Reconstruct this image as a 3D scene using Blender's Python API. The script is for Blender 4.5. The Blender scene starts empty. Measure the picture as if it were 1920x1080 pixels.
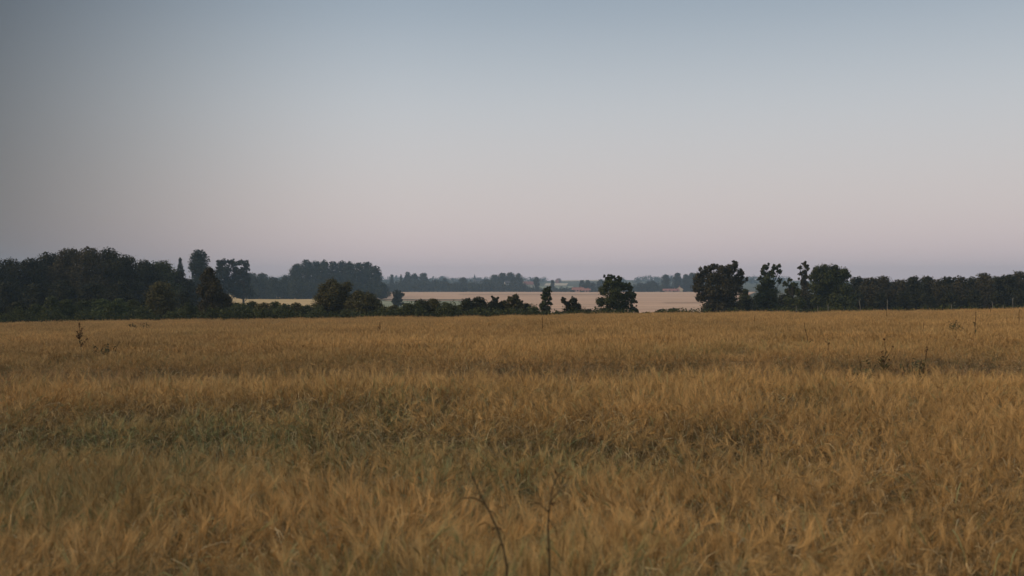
import bpy, math, random
import numpy as np
from math import radians, sin, cos, pi
random.seed(7)
rng = np.random.default_rng(11)
sc = bpy.context.scene
col = sc.collection

# ------------------------------------------------------------------ camera, sky, sun, exposure
CAM_Z = 2.2
F = 1867.0                       # focal length in pixels of the 1920 wide photograph (35 mm lens)
cam_data = bpy.data.cameras.new('camera'); cam_data.lens = 35.0; cam_data.sensor_width = 36.0
cam_data.clip_start = 0.1; cam_data.clip_end = 12000
cam_data.dof.use_dof = True; cam_data.dof.focus_distance = 45.0; cam_data.dof.aperture_fstop = 2.4
cam = bpy.data.objects.new('camera', cam_data); col.objects.link(cam)
cam.location = (0, 0, CAM_Z); cam.rotation_euler = (radians(90), 0, 0)
sc.camera = cam

SUN_EL, SUN_AZ = radians(30), radians(258)      # azimuth clockwise from +Y: behind the camera, to its left
world = bpy.data.worlds.new('World'); sc.world = world; world.use_nodes = True
nt = world.node_tree; nt.nodes.clear()
def N(tree, t, **kw):
    n = tree.nodes.new(t)
    for k, v in kw.items(): setattr(n, k, v)
    return n
out = N(nt, 'ShaderNodeOutputWorld'); bg = N(nt, 'ShaderNodeBackground')
sky = N(nt, 'ShaderNodeTexSky', sky_type='NISHITA', sun_disc=False, sun_elevation=SUN_EL, sun_rotation=SUN_AZ)
sky.air_density = 1.0; sky.dust_density = 2.0
tc = N(nt, 'ShaderNodeTexCoord'); sep = N(nt, 'ShaderNodeSeparateXYZ')
nt.links.new(tc.outputs['Generated'], sep.inputs[0])
mr = N(nt, 'ShaderNodeMapRange'); mr.inputs['From Min'].default_value = -0.1; mr.inputs['From Max'].default_value = 0.9
nt.links.new(sep.outputs['Z'], mr.inputs['Value'])
ramp = N(nt, 'ShaderNodeValToRGB'); ramp.color_ramp.interpolation = 'B_SPLINE'
nt.links.new(mr.outputs[0], ramp.inputs[0])
stops = [(-0.1, (.36, .29, .30)), (0.0, (.57, .445, .465)), (0.03, (.585, .465, .47)), (0.07, (.57, .49, .47)), (0.12, (.535, .50, .49)),
         (0.18, (.475, .492, .51)), (0.24, (.355, .40, .445)), (0.29, (.265, .32, .38)), (0.45, (.25, .305, .36)), (0.9, (.24, .29, .35))]
el = ramp.color_ramp.elements
while len(el) < len(stops): el.new(0.5)
for e, (p, c) in zip(el, stops):
    e.position = p + 0.1; e.color = (*c, 1)
# vignette falloff painted into the sky colour: dark lobe on the left
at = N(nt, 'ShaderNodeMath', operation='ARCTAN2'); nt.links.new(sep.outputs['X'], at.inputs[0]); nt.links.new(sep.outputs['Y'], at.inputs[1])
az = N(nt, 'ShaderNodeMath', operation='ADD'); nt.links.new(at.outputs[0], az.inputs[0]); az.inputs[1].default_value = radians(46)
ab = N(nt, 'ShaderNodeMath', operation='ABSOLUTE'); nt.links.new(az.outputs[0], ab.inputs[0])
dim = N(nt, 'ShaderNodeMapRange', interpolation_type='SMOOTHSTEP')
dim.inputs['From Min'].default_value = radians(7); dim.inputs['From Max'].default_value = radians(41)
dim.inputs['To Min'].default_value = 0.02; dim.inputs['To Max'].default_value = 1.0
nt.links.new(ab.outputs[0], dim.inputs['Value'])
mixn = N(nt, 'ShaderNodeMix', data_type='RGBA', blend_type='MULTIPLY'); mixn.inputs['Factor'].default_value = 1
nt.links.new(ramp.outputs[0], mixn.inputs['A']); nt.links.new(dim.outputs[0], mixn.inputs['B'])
nsc = N(nt, 'ShaderNodeMix', data_type='RGBA', blend_type='MIX'); nsc.inputs['Factor'].default_value = 0.12
sk = N(nt, 'ShaderNodeMix', data_type='RGBA', blend_type='MULTIPLY'); sk.inputs['Factor'].default_value = 1; sk.inputs['B'].default_value = (.06, .06, .06, 1)
nt.links.new(sky.outputs[0], sk.inputs['A'])
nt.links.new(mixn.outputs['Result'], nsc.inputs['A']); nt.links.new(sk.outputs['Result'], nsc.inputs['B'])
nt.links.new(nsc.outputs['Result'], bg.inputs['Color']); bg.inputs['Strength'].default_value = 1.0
nt.links.new(bg.outputs[0], out.inputs['Surface'])

sl = bpy.data.lights.new('sun', 'SUN'); sl.energy = 1.5; sl.angle = radians(20); sl.color = (1.0, .76, .50)
sun = bpy.data.objects.new('sun', sl); col.objects.link(sun)
from mathutils import Vector
sd = Vector((sin(SUN_AZ) * cos(SUN_EL), cos(SUN_AZ) * cos(SUN_EL), sin(SUN_EL)))
sun.rotation_euler = (-sd).to_track_quat('-Z', 'Y').to_euler(); sun.location = (-20, -30, 40)
vs = sc.view_settings; vs.view_transform = 'Standard'; vs.look = 'None'; vs.exposure = 0.33; vs.gamma = 1.0
sc.render.engine = 'CYCLES'; sc.cycles.use_denoising = True
sc.cycles.max_bounces = 4; sc.cycles.diffuse_bounces = 2; sc.cycles.transparent_max_bounces = 8; sc.cycles.volume_bounces = 1

# ------------------------------------------------------------------ helpers
def tag(o, label=None, cat=None, group=None, kind=None):
    if label: o['label'] = label
    if cat: o['category'] = cat
    if group: o['group'] = group
    if kind: o['kind'] = kind
    return o
def empty(name, loc, rz=0):
    o = bpy.data.objects.new(name, None); col.objects.link(o); o.location = loc; o.rotation_euler = (0, 0, rz)
    o.empty_display_size = 0.3
    return o
def mesh_np(name, verts, faces, cols=None, smooth=False):
    """verts (n,3); faces list or (m,k) array; cols (n,3) point colours stored as 'col'"""
    me = bpy.data.meshes.new(name)
    verts = np.asarray(verts, dtype=np.float32)
    if isinstance(faces, np.ndarray):
        m, k = faces.shape
        me.vertices.add(len(verts)); me.vertices.foreach_set('co', verts.ravel())
        me.loops.add(m * k); me.loops.foreach_set('vertex_index', faces.astype(np.int32).ravel())
        me.polygons.add(m); me.polygons.foreach_set('loop_start', np.arange(0, m * k, k, dtype=np.int32))
        me.update(calc_edges=True)
    else:
        me.from_pydata(verts.tolist(), [], faces); me.update()
    if cols is not None:
        a = me.attributes.new('col', 'FLOAT_COLOR', 'POINT')
        c4 = np.ones((len(verts), 4), dtype=np.float32); c4[:, :3] = cols
        a.data.foreach_set('color', c4.ravel())
    if smooth: me.polygons.foreach_set('use_smooth', np.ones(len(me.polygons), dtype=bool))
    return me
def obj(name, me, mat, parent=None):
    o = bpy.data.objects.new(name, me); col.objects.link(o)
    if mat and not me.materials: me.materials.append(mat)
    if parent: o.parent = parent
    return o
class MB:
    """collects tubes, boxes and leaf faces into one mesh"""
    def __init__(s): s.v = []; s.f = []
    def tube(s, pts, rad, n=6):
        b = len(s.v)
        pts = [Vector(p) for p in pts]
        for i, p in enumerate(pts):
            d = (pts[min(i + 1, len(pts) - 1)] - pts[max(i - 1, 0)]).normalized()
            u = d.cross(Vector((0, 1, 0.01))); u.normalize(); w = d.cross(u)
            for k in range(n):
                a = 2 * pi * k / n
                s.v.append(p + u * (cos(a) * rad[i]) + w * (sin(a) * rad[i]))
        for i in range(len(pts) - 1):
            for k in range(n):
                k2 = (k + 1) % n
                s.f.append((b + i * n + k, b + i * n + k2, b + (i + 1) * n + k2, b + (i + 1) * n + k))
        s.f.append(tuple(b + k for k in range(n))[::-1]); s.f.append(tuple(b + (len(pts) - 1) * n + k for k in range(n)))
    def box(s, x0, x1, y0, y1, z0, z1):
        b = len(s.v)
        for z in (z0, z1):
            for x, y in ((x0, y0), (x1, y0), (x1, y1), (x0, y1)): s.v.append(Vector((x, y, z)))
        s.f += [(b, b+3, b+2, b+1), (b+4, b+5, b+6, b+7), (b, b+1, b+5, b+4), (b+1, b+2, b+6, b+5), (b+2, b+3, b+7, b+6), (b+3, b, b+4, b+7)]
    def leaf(s, p, d, side, w):
        """a pointed leaf with a fold, from p along vector d"""
        b = len(s.v); p = Vector(p); d = Vector(d); side = Vector(side).normalized() * w
        up = Vector((0, 0, 0.15 * d.length))
        s.v += [p, p + d * .45 + side + up, p + d, p + d * .45 - side + up, p + d * .5]
        s.f += [(b, b+4, b+1), (b+4, b+2, b+1), (b, b+3, b+4), (b+4, b+3, b+2)]
    def build(s, name, mat, parent=None, smooth=False):
        return obj(name, mesh_np(name, np.array([tuple(v) for v in s.v]), s.f, smooth=smooth), mat, parent)

def hash2(ix, iy, seed):
    h = (ix.astype(np.int64) * 374761393 + iy.astype(np.int64) * 668265263 + seed * 974634) & 0x7fffffff
    h = ((h ^ (h >> 13)) * 1274126177) & 0x7fffffff
    return ((h ^ (h >> 16)) & 0xffff) / 65535.0
def vnoise(x, y, seed=0):
    x = np.asarray(x, float); y = np.asarray(y, float)
    ix = np.floor(x); iy = np.floor(y); fx = x - ix; fy = y - iy
    fx = fx * fx * (3 - 2 * fx); fy = fy * fy * (3 - 2 * fy)
    ix = ix.astype(np.int64); iy = iy.astype(np.int64)
    a = hash2(ix, iy, seed); b = hash2(ix + 1, iy, seed); c = hash2(ix, iy + 1, seed); d = hash2(ix + 1, iy + 1, seed)
    return (a + (b - a) * fx) * (1 - fy) + (c + (d - c) * fx) * fy     # 0..1
def sstep(a, b, x):
    t = np.clip((np.asarray(x, float) - a) / (b - a), 0, 1); return t * t * (3 - 2 * t)

# ------------------------------------------------------------------ terrain height
FIELD_END = 110.0
def ground_z(x, y):
    x = np.asarray(x, float); y = np.asarray(y, float)
    xc = np.clip(x, -90, 90)
    near = -0.0162 * np.clip(y, -50, 130) + 0.0137 * xc
    near = near + 0.10 * (vnoise(x / 9 + 3, y / 7, 3) - .5) * sstep(6, 14, y) - 0.32 * np.exp(-((y - 21.5) / 3.4) ** 2) + 0.14 * np.exp(-((y - 15.0) / 2.6) ** 2)
    valley = -6.6 + 4.9 * sstep(0, 1, (y - 300) / 620.) * 1.0
    ridge = 20.0 * sstep(1050, 2300, y) * (0.75 + 0.5 * vnoise(x / 420 + 9, y / 900, 5)) - 10 * sstep(2450, 2850, y)
    far = valley + ridge + 0.5 * (vnoise(x / 120, y / 120, 8) - .5) * sstep(250, 500, y)
    t = sstep(104, 250, y)
    return near * (1 - t) + far * t
def gz(x, y): return float(ground_z(np.array([x]), np.array([y]))[0])
def at_px(px, py, D):        # a photograph pixel at distance D ahead
    return Vector(((px - 960) / F * D, D, CAM_Z + (540 - py) / F * D))
def xat(px, D): return (px - 960) / F * D

def grid_sheet(name, xs, ys, zoff, mat):
    X, Y = np.meshgrid(xs, ys)
    Z = ground_z(X, Y) + zoff
    v = np.stack([X, Y, Z], -1).reshape(-1, 3)
    nx, ny = len(xs), len(ys)
    i = np.arange(nx - 1)[None, :] + nx * np.arange(ny - 1)[:, None]
    f = np.stack([i, i + 1, i + nx + 1, i + nx], -1).reshape(-1, 4)
    return obj(name, mesh_np(name, v, f, smooth=True), mat)

# ------------------------------------------------------------------ materials
def new_mat(name):
    m = bpy.data.materials.new(name); m.use_nodes = True
    t = m.node_tree; b = t.nodes['Principled BSDF']; b.inputs['Roughness'].default_value = 0.8
    b.inputs['Specular IOR Level'].default_value = 0.15
    return m, t, b
def noise_mat(name, c1, c2, scale, rough=.85, detail=4, stretch=(1, 1, 1), bump=0):
    m, t, b = new_mat(name)
    b.inputs['Roughness'].default_value = rough
    g = N(t, 'ShaderNodeNewGeometry'); mp = N(t, 'ShaderNodeMapping'); mp.inputs['Scale'].default_value = stretch
    t.links.new(g.outputs['Position'], mp.inputs['Vector'])
    n = N(t, 'ShaderNodeTexNoise'); n.inputs['Scale'].default_value = scale; n.inputs['Detail'].default_value = detail
    t.links.new(mp.outputs[0], n.inputs['Vector'])
    r = N(t, 'ShaderNodeValToRGB'); r.color_ramp.elements[0].position = .3; r.color_ramp.elements[1].position = .7
    r.color_ramp.elements[0].color = (*c1, 1); r.color_ramp.elements[1].color = (*c2, 1)
    t.links.new(n.outputs['Fac'], r.inputs[0]); t.links.new(r.outputs[0], b.inputs['Base Color'])
    if bump:
        bp = N(t, 'ShaderNodeBump'); bp.inputs['Strength'].default_value = bump
        t.links.new(n.outputs['Fac'], bp.inputs['Height']); t.links.new(bp.outputs[0], b.inputs['Normal'])
    return m
M_soil = noise_mat('soil', (.085, .055, .03), (.14, .095, .05), 1.2, .95, 6)
M_bark = noise_mat('bark', (.05, .04, .03), (.10, .08, .06), 6, .9, 4, (1, 1, .3), .4)
M_palewood = noise_mat('pale_wood', (.14, .13, .11), (.22, .20, .165), 9, .8, 4, (1, 1, .2))
M_weedstem = noise_mat('weed_stem', (.05, .036, .018), (.10, .07, .032), 14, .8)
M_weedleaf = noise_mat('weed_leaf', (.07, .07, .03), (.13, .115, .055), 8, .8)
M_seed = noise_mat('seed_head', (.05, .028, .015), (.10, .05, .025), 30, .9)
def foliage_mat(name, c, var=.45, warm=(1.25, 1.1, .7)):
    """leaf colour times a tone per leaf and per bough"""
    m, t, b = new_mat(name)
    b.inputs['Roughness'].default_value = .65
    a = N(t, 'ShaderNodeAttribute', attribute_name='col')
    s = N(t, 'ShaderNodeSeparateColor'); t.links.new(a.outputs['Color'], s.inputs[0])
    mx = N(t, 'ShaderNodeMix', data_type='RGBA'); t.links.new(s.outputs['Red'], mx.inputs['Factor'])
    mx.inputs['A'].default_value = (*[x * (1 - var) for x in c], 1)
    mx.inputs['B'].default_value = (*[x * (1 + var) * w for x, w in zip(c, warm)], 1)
    t.links.new(mx.outputs['Result'], b.inputs['Base Color'])
    tr = N(t, 'ShaderNodeBsdfTranslucent'); ms = N(t, 'ShaderNodeMixShader'); ms.inputs[0].default_value = .15
    t.links.new(mx.outputs['Result'], tr.inputs['Color'])
    t.links.new(b.outputs[0], ms.inputs[1]); t.links.new(tr.outputs[0], ms.inputs[2])
    t.links.new(ms.outputs[0], t.nodes['Material Output'].inputs['Surface'])
    return m
FOL = {
 'dark':  foliage_mat('foliage_dark', (.030, .034, .018), .6),
 'green': foliage_mat('foliage_green', (.058, .072, .032)),
 'olive': foliage_mat('foliage_olive', (.084, .080, .038)),
 'brown': foliage_mat('foliage_brown', (.060, .055, .030), .5, (1.2, 1.05, .8)),
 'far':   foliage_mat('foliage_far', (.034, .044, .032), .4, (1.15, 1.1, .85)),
 'fresh': foliage_mat('foliage_fresh', (.075, .10, .045)),
}

# ------------------------------------------------------------------ ground and far fields
xs = np.unique(np.concatenate([np.linspace(-2600, -300, 40), np.linspace(-300, -60, 41), np.linspace(-60, 60, 81), np.linspace(60, 300, 41), np.linspace(300, 2600, 40)]))
ys = np.unique(np.concatenate([np.linspace(-400, -20, 12), np.linspace(-20, 40, 81), np.linspace(40, 300, 105), np.linspace(300, 1200, 91), np.linspace(1200, 2850, 60)]))
M_ground = noise_mat('rough_grassland', (.06, .065, .032), (.13, .115, .06), .02, .9, 8)
tag(grid_sheet('ground', xs, ys, 0.0, M_ground), kind='structure')
def field(name, poly_px, D0, D1, mat, zoff):
    """a far field between two distances; px limits given at the near and the far end"""
    (l0, r0), (l1, r1) = poly_px
    ny, nx = 40, 60
    v = []
    for j in range(ny + 1):
        D = D0 + (D1 - D0) * j / ny
        a, b = xat(l0, D0) + (xat(l1, D1) - xat(l0, D0)) * j / ny, xat(r0, D0) + (xat(r1, D1) - xat(r0, D0)) * j / ny
        for i in range(nx + 1):
            v.append((a + (b - a) * i / nx, D))
    v = np.array(v); Z = ground_z(v[:, 0], v[:, 1]) + zoff
    V = np.column_stack([v, Z])
    i = np.arange(nx)[None, :] + (nx + 1) * np.arange(ny)[:, None]
    f = np.stack([i, i + 1, i + nx + 2, i + nx + 1], -1).reshape(-1, 4)
    return tag(obj(name, mesh_np(name, V, f, smooth=True), mat), kind='structure')
M_stub = noise_mat('wheat_far', (.56, .35, .225), (.72, .475, .32), .022, .9, 5, (.25, 2.5, 1))
M_yell = noise_mat('barley_far', (.58, .40, .18), (.68, .48, .23), .015, .9, 5, (.25, 2.5, 1))
M_grn = noise_mat('meadow_far', (.22, .235, .14), (.36, .36, .24), .03, .9, 5, (.4, 2, 1))
M_pale = noise_mat('pale_far', (.34, .31, .27), (.44, .40, .33), .02, .9, 5, (.4, 2, 1))
M_cream = noise_mat('cream_far', (.52, .43, .30), (.60, .50, .36), .01, .9)
field('wheat_field', ((860, 1330), (640, 1420)), 335, 905, M_stub, .30)
field('barley_field_strip', ((395, 600), (405, 640)), 400, 700, M_yell, .35)
field('meadow', ((640, 905), (640, 900)), 385, 520, M_grn, .62)
field('pale_meadow', ((1010, 1350), (1010, 1350)), 265, 322, M_pale, .30)
field('ridge_field', ((1040, 1125), (1035, 1120)), 1950, 2350, M_cream, 1.2)
field('ridge_meadow', ((980, 1070), (985, 1075)), 1250, 1500, M_grn, 1.0)
field('ridge_stubble', ((1020, 1062), (1024, 1066)), 1560, 1760, M_cream, 1.0)
field('pale_strip', ((1185, 1330), (1185, 1330)), 930, 1010, M_pale, .5)

M_margin = noise_mat('field_margin_far', (.10, .08, .045), (.17, .13, .07), .05, .9, 6)
M_track = noise_mat('wheel_track_far', (.30, .20, .12), (.40, .27, .17), .03, .9, 5)
field('field_margin', ((660, 905), (640, 890)), 522, 548, M_margin, 1.0)
field('field_margin_line', ((1005, 1140), (1005, 1140)), 372, 376, M_margin, .8)
field('wheel_track', ((1085, 1140), (1080, 1140)), 430, 434, M_track, .8)
field('wheel_track_strip', ((1185, 1330), (1185, 1330)), 384, 388, M_track, .8)
field('wheel_track_line', ((1240, 1330), (1245, 1330)), 480, 486, M_track, .8)
field('wheat_track', ((860, 1130), (860, 1130)), 700, 710, M_track, .8)
field('wheat_edge', ((640, 1420), (640, 1420)), 906, 918, M_margin, .9)
# ------------------------------------------------------------------ trees
def boughs_of(B, g):
    """sub-boughs on a set of ellipsoids (x,y,z,rx,ry,rz): x,y,z,rx,ry,rz,tone"""
    sub = []
    for b in np.asarray(B, float):
        k = int(g.integers(18, 26))
        d = g.normal(size=(k, 3)); d /= np.linalg.norm(d, axis=1)[:, None]
        d[:, 2] = np.where(d[:, 2] < -.45, -d[:, 2], d[:, 2])
        c = b[:3] + d * b[3:] * g.uniform(.1, 1.02, k)[:, None]
        rr = b[3:].mean() * g.uniform(.25, .48, k)[:, None] * g.uniform(.6, 1.35, (k, 3))
        sub.append(np.column_stack([c, rr, g.uniform(0, 1, k)]))
    return np.concatenate(sub)
def leaf_cloud(B, leaf, n, g, core=.25, S=None):
    """many small leaf faces: a shell of leaves round every bough, larger ones inside"""
    B = np.asarray(B, float)
    if S is None: S = boughs_of(B, g)
    w = S[:, 3] ** 2; w /= w.sum()
    n1 = int(n * (1 - core)); n2 = n - n1
    idx = g.choice(len(S), n1, p=w)
    d = g.normal(size=(n1, 3)); d /= np.linalg.norm(d, axis=1)[:, None]
    rad = g.uniform(.15, 1.3, n1)[:, None] ** .6
    P1 = S[idx, :3] + d * S[idx, 3:6] * rad + g.normal(size=(n1, 3)) * S[idx, 3:4] * .16
    wb = (B[:, 3] * B[:, 5]); wb = wb / wb.sum()
    ib = g.choice(len(B), n2, p=wb)
    d2 = g.normal(size=(n2, 3)); d2 /= np.linalg.norm(d2, axis=1)[:, None]
    P2 = B[ib, :3] + d2 * B[ib, 3:] * (g.uniform(0, .92, n2)[:, None] ** .5)
    P = np.concatenate([P1, P2]); dd = np.concatenate([d, d2])
    size = np.concatenate([leaf * g.uniform(.55, 1.4, n1), leaf * g.uniform(1.4, 2.4, n2)])
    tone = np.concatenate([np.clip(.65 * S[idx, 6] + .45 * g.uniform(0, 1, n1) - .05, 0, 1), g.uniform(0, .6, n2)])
    nrm = dd + g.normal(size=dd.shape) * .7 + np.array([0, 0, .35]); nrm /= np.linalg.norm(nrm, axis=1)[:, None]
    tmp = g.normal(size=dd.shape)
    u = np.cross(nrm, tmp); u /= np.linalg.norm(u, axis=1)[:, None]
    v = np.cross(nrm, u)
    s = size[:, None]
    V = np.stack([P - u * s * .5, P + v * s * .32 + nrm * s * .06, P + u * s * .5, P - v * s * .32 + nrm * s * .06], 1).reshape(-1, 3)
    Fc = np.arange(len(P) * 4).reshape(-1, 4)
    C = np.repeat(tone, 4)[:, None] * np.ones(3)
    return V, Fc, C
PROFILE = {        # half width of a crown from its top (0) to its foot (1)
 'round':  lambda t: math.sqrt(max(0, 1 - (1 - t * 1.7) ** 2)) if t < .588 else 1 - .45 * (t - .588),
 'cone':   lambda t: .10 + .9 * t,
 'column': lambda t: min(1, math.sqrt(max(0, t * 4.5))) * (1 - .15 * t),
 'dome':   lambda t: math.sqrt(max(0, 1 - (1 - min(1, t * 1.35)) ** 2)),
 'vase':   lambda t: min(1, math.sqrt(max(0, t * 5))) * (1 - .5 * t),
}
def crown_shape(hw, hz, style, g, n):
    """sub-boughs and inner masses of a crown of half width hw and height hz, its foot at z = 0"""
    pr = PROFILE[style]; S = []
    lump = g.uniform(0, 6.28, 6)
    while len(S) < n:
        t = g.uniform(0, 1); a = g.uniform(0, 2 * pi)
        if g.uniform() > .35 + .65 * pr(t): continue
        r = min(hw, hz * .6) * g.uniform(.17, .33) * (.3 + .7 * t if style == 'cone' else 1)
        w = hw * pr(t) * (1 + .10 * sin(2 * a + lump[0]) + .10 * sin(3 * a + 7 * t + lump[1]))
        q = math.sqrt(g.uniform(.25, 1)) * max(0, w - .62 * r)
        S.append((cos(a) * q, sin(a) * q, min(hz * (1 - t), hz - r * .85), r, r, r * g.uniform(.7, .95), g.uniform(0, 1)))
    B = []
    for t in np.linspace(.12, .95, 6):
        w = max(.25 * hw, hw * pr(t) * .80)
        B.append((0, 0, hz * (1 - t), w, w, hz * .15))
    area = 2 * hw * hz * sum(pr(t) for t in np.linspace(0, 1, 21)) / 21
    return np.array(S), np.array(B), area
def build_tree(name, base, blobs, mat, leaf, cover, label, cat, group=None, trunk_h=None, trunk_r=None, seed=0, core=.3, limbs=True, S=None, area=None):
    """Empty at the base > trunk (with limbs), crown; blobs are local to the base"""
    g = np.random.default_rng(seed)
    root = empty(name, base)
    tag(root, label, cat, group)
    B = np.array(blobs, float)
    area = area or float((pi * B[:, 3] * B[:, 5]).sum()) * .6
    n = int(np.clip(cover * area / (leaf * leaf * .32), 260, 24000))
    V, Fc, C = leaf_cloud(B, leaf, n, g, core, S)
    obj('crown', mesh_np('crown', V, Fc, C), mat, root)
    zc = float(B[:, 2].mean()); top = float((B[:, 2] + B[:, 5]).max())
    r0 = trunk_r or max(.05, .022 * top)
    mb = MB()
    th = trunk_h or top * .8
    pts = [(0, 0, -.4)]; rad = [r0 * 1.35]
    x = y = 0
    for i in range(1, 6):
        x += g.uniform(-.02, .02) * top; y += g.uniform(-.02, .02) * top
        pts.append((x, y, th * i / 5)); rad.append(r0 * (1.05 - .17 * i))
    mb.tube(pts, rad, 7)
    if limbs:
        T = B if S is None else S
        for b in T[g.permutation(len(T))[:14]]:
            zs = min(th * .75, max(.15 * top, b[2] - .35 * top)); k = min(4, int(zs / th * 5))
            s = Vector(pts[k]).lerp(Vector(pts[k + 1]), zs / th * 5 - k)
            e = Vector(b[:3]); m = s.lerp(e, .5) + Vector((0, 0, -.04 * top))
            mb.tube([s, m, e], [r0 * .45, r0 * .3, r0 * .12], 5)
    mb.build('trunk', M_bark, root, smooth=True)
    return root
SEED = [100]
def tree(name, cx, top, hw, D, style, mat, label, cat='tree', group=None, bot=None, cover=3.2, leaf=None, nb=9, core=.3, sink=0.0, limbs=True):
    """tree given by its photograph centre, top row and half width, standing on the ground at distance D"""
    SEED[0] += 1
    g = np.random.default_rng(SEED[0])
    s = D / F
    x = xat(cx, D); zb = gz(x, D) - sink
    ztop = CAM_Z + (540 - top) * s
    H = ztop - zb
    zbot = max(.06 * H, (CAM_Z + (540 - bot) * s - zb) if bot else .10 * H)
    S, bl, area = crown_shape(hw * s, H - zbot, style, g, 36 + 5 * nb)
    S[:, 2] += zbot; bl[:, 2] += zbot
    lf = leaf or max(.14, min(.8, .0014 * D))
    return build_tree(name, (x, D, zb), bl, FOL[mat], lf, cover * 1.5, label, cat, group, seed=SEED[0], core=core, limbs=limbs, S=S, area=area)
def tree_px(name, D, blobs, mat, label, cat='tree', group=None, cover=3.2, leaf=None, core=.45, trunk_px=None):
    """tree whose boughs are given one by one: (px, py, r px, depth offset in crown radii)"""
    SEED[0] += 1
    g = np.random.default_rng(SEED[0])
    s = D / F
    cx = trunk_px or sum(b[0] * b[2] for b in blobs) / sum(b[2] for b in blobs)
    x = xat(cx, D); zb = gz(x, D)
    bl = []
    fine = []
    for b in blobs:
        if b[2] >= 10: fine.append(b); continue
        fine.append((b[0], b[1], b[2] * .72) + tuple(b[3:]))
        for k in range(7):
            a = g.uniform(0, 2 * pi); q = b[2] * g.uniform(.4, 1.05)
            fine.append((b[0] + cos(a) * q, b[1] - sin(a) * q * 1.1, b[2] * g.uniform(.2, .48), g.uniform(-1.5, 1.5)))
    for b in fine:
        r = b[2] * s
        dy = (b[3] if len(b) > 3 else g.uniform(-.6, .6)) * r * 1.2
        bl.append(((b[0] - cx) * s, dy, CAM_Z + (540 - b[1]) * s - zb, r, r, r * .92))
    lf = leaf or max(.13, .0013 * D)
    return build_tree(name, (x, D, zb), bl, FOL[mat], lf, cover * 1.6, label, cat, group, seed=SEED[0], core=core)
ORD = ['first', 'second', 'third', 'fourth', 'fifth', 'sixth', 'seventh', 'eighth', 'ninth', 'tenth', 'eleventh', 'twelfth', 'thirteenth', 'fourteenth',
       'fifteenth', 'sixteenth', 'seventeenth', 'eighteenth', 'nineteenth', 'twentieth', 'twenty-first', 'twenty-second', 'twenty-third', 'twenty-fourth']

# --- the dark wood on the left: (centre, top, half width, distance, style, leaf)
left_wood = [(-28, 480, 40, 175, 'round', 'dark'), (18, 484, 34, 185, 'round', 'dark'), (58, 481, 30, 180, 'round', 'dark'), (92, 474, 34, 195, 'round', 'dark'),
             (128, 465, 34, 185, 'dome', 'brown'), (165, 462, 34, 180, 'dome', 'brown'), (203, 466, 34, 190, 'round', 'dark'), (238, 477, 30, 185, 'round', 'dark'),
             (272, 485, 32, 200, 'round', 'dark'), (302, 490, 30, 205, 'round', 'green'), (328, 505, 28, 215, 'round', 'dark'), (352, 519, 22, 220, 'round', 'dark')]
desc = {0: 'dark tree cut by the left edge', 4: 'brownish dark tree left of the highest crown', 5: 'highest domed tree', 11: 'lowest rightmost tree'}
for i, (cx, top, hw, D, st, mt) in enumerate(left_wood):
    lab = (desc[i] if i in desc else 'dark round-crowned tree, %s from the left edge,' % ORD[i]) + ' of the dense wood on the left'
    tree('wood_tree', cx, top + (i * 7 % 3) * 2, hw * 1.45, D, 'dome', mt, lab, group='trees of the dense left wood', cover=2.6, bot=598)
# undergrowth trees of that wood, lower row
low = [(10, 528, 30), (66, 532, 28), (118, 526, 30), (172, 530, 28), (226, 528, 28), (345, 545, 18)]
for i, (cx, top, hw) in enumerate(low):
    tree('understory_tree', cx, top, hw * 1.3, 160, 'dome', 'dark', 'low dark tree under the left wood edge, %s from the left' % ORD[i], group='low trees along the front of the left wood', cover=2.4, bot=604)
# green shrub hedge in front of it
hs = [(-8, 572, 24, 'dark'), (30, 566, 24, 'dark'), (66, 570, 20, 'green'), (96, 556, 18, 'green'), (124, 561, 20, 'green'), (156, 563, 22, 'green'), (190, 561, 22, 'fresh'), (222, 560, 20, 'fresh'), (248, 563, 18, 'green')]
for i, (cx, top, hw, mt) in enumerate(hs):
    tree('hedge_shrub', cx, top, hw * 1.3, 121 + (i % 3) * 2, 'dome', mt, 'leafy green shrub, %s from the left in the hedge below the left wood' % ORD[i], 'shrub', 'shrubs of the hedge below the left wood', cover=3, nb=5, leaf=.15)
tree('round_tree', 301, 529, 40, 126, 'dome', 'olive', 'rounded olive bush-like tree in front of the left wood', cover=3.6, nb=8)
for i, (cx, top) in enumerate([(352, 566), (366, 575)]):
    tree('hedge_shrub', cx, top, 14, 122, 'dome', 'green', ['small green shrub right beside the rounded olive tree', 'small green shrub at the left foot of the conical tree'][i], 'shrub', cover=3, nb=4, leaf=.15)
tree_px('conical_tree', 124, [(391, 510, 11), (388, 522, 15), (396, 534, 18), (384, 545, 15), (404, 548, 18), (394, 562, 22), (416, 565, 18), (384, 578, 16), (408, 584, 24), (430, 580, 14), (392, 596, 20), (424, 598, 20)],
        'brown', 'tall conical brownish tree with a pointed top beside the yellow field', cover=3.6)
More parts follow.
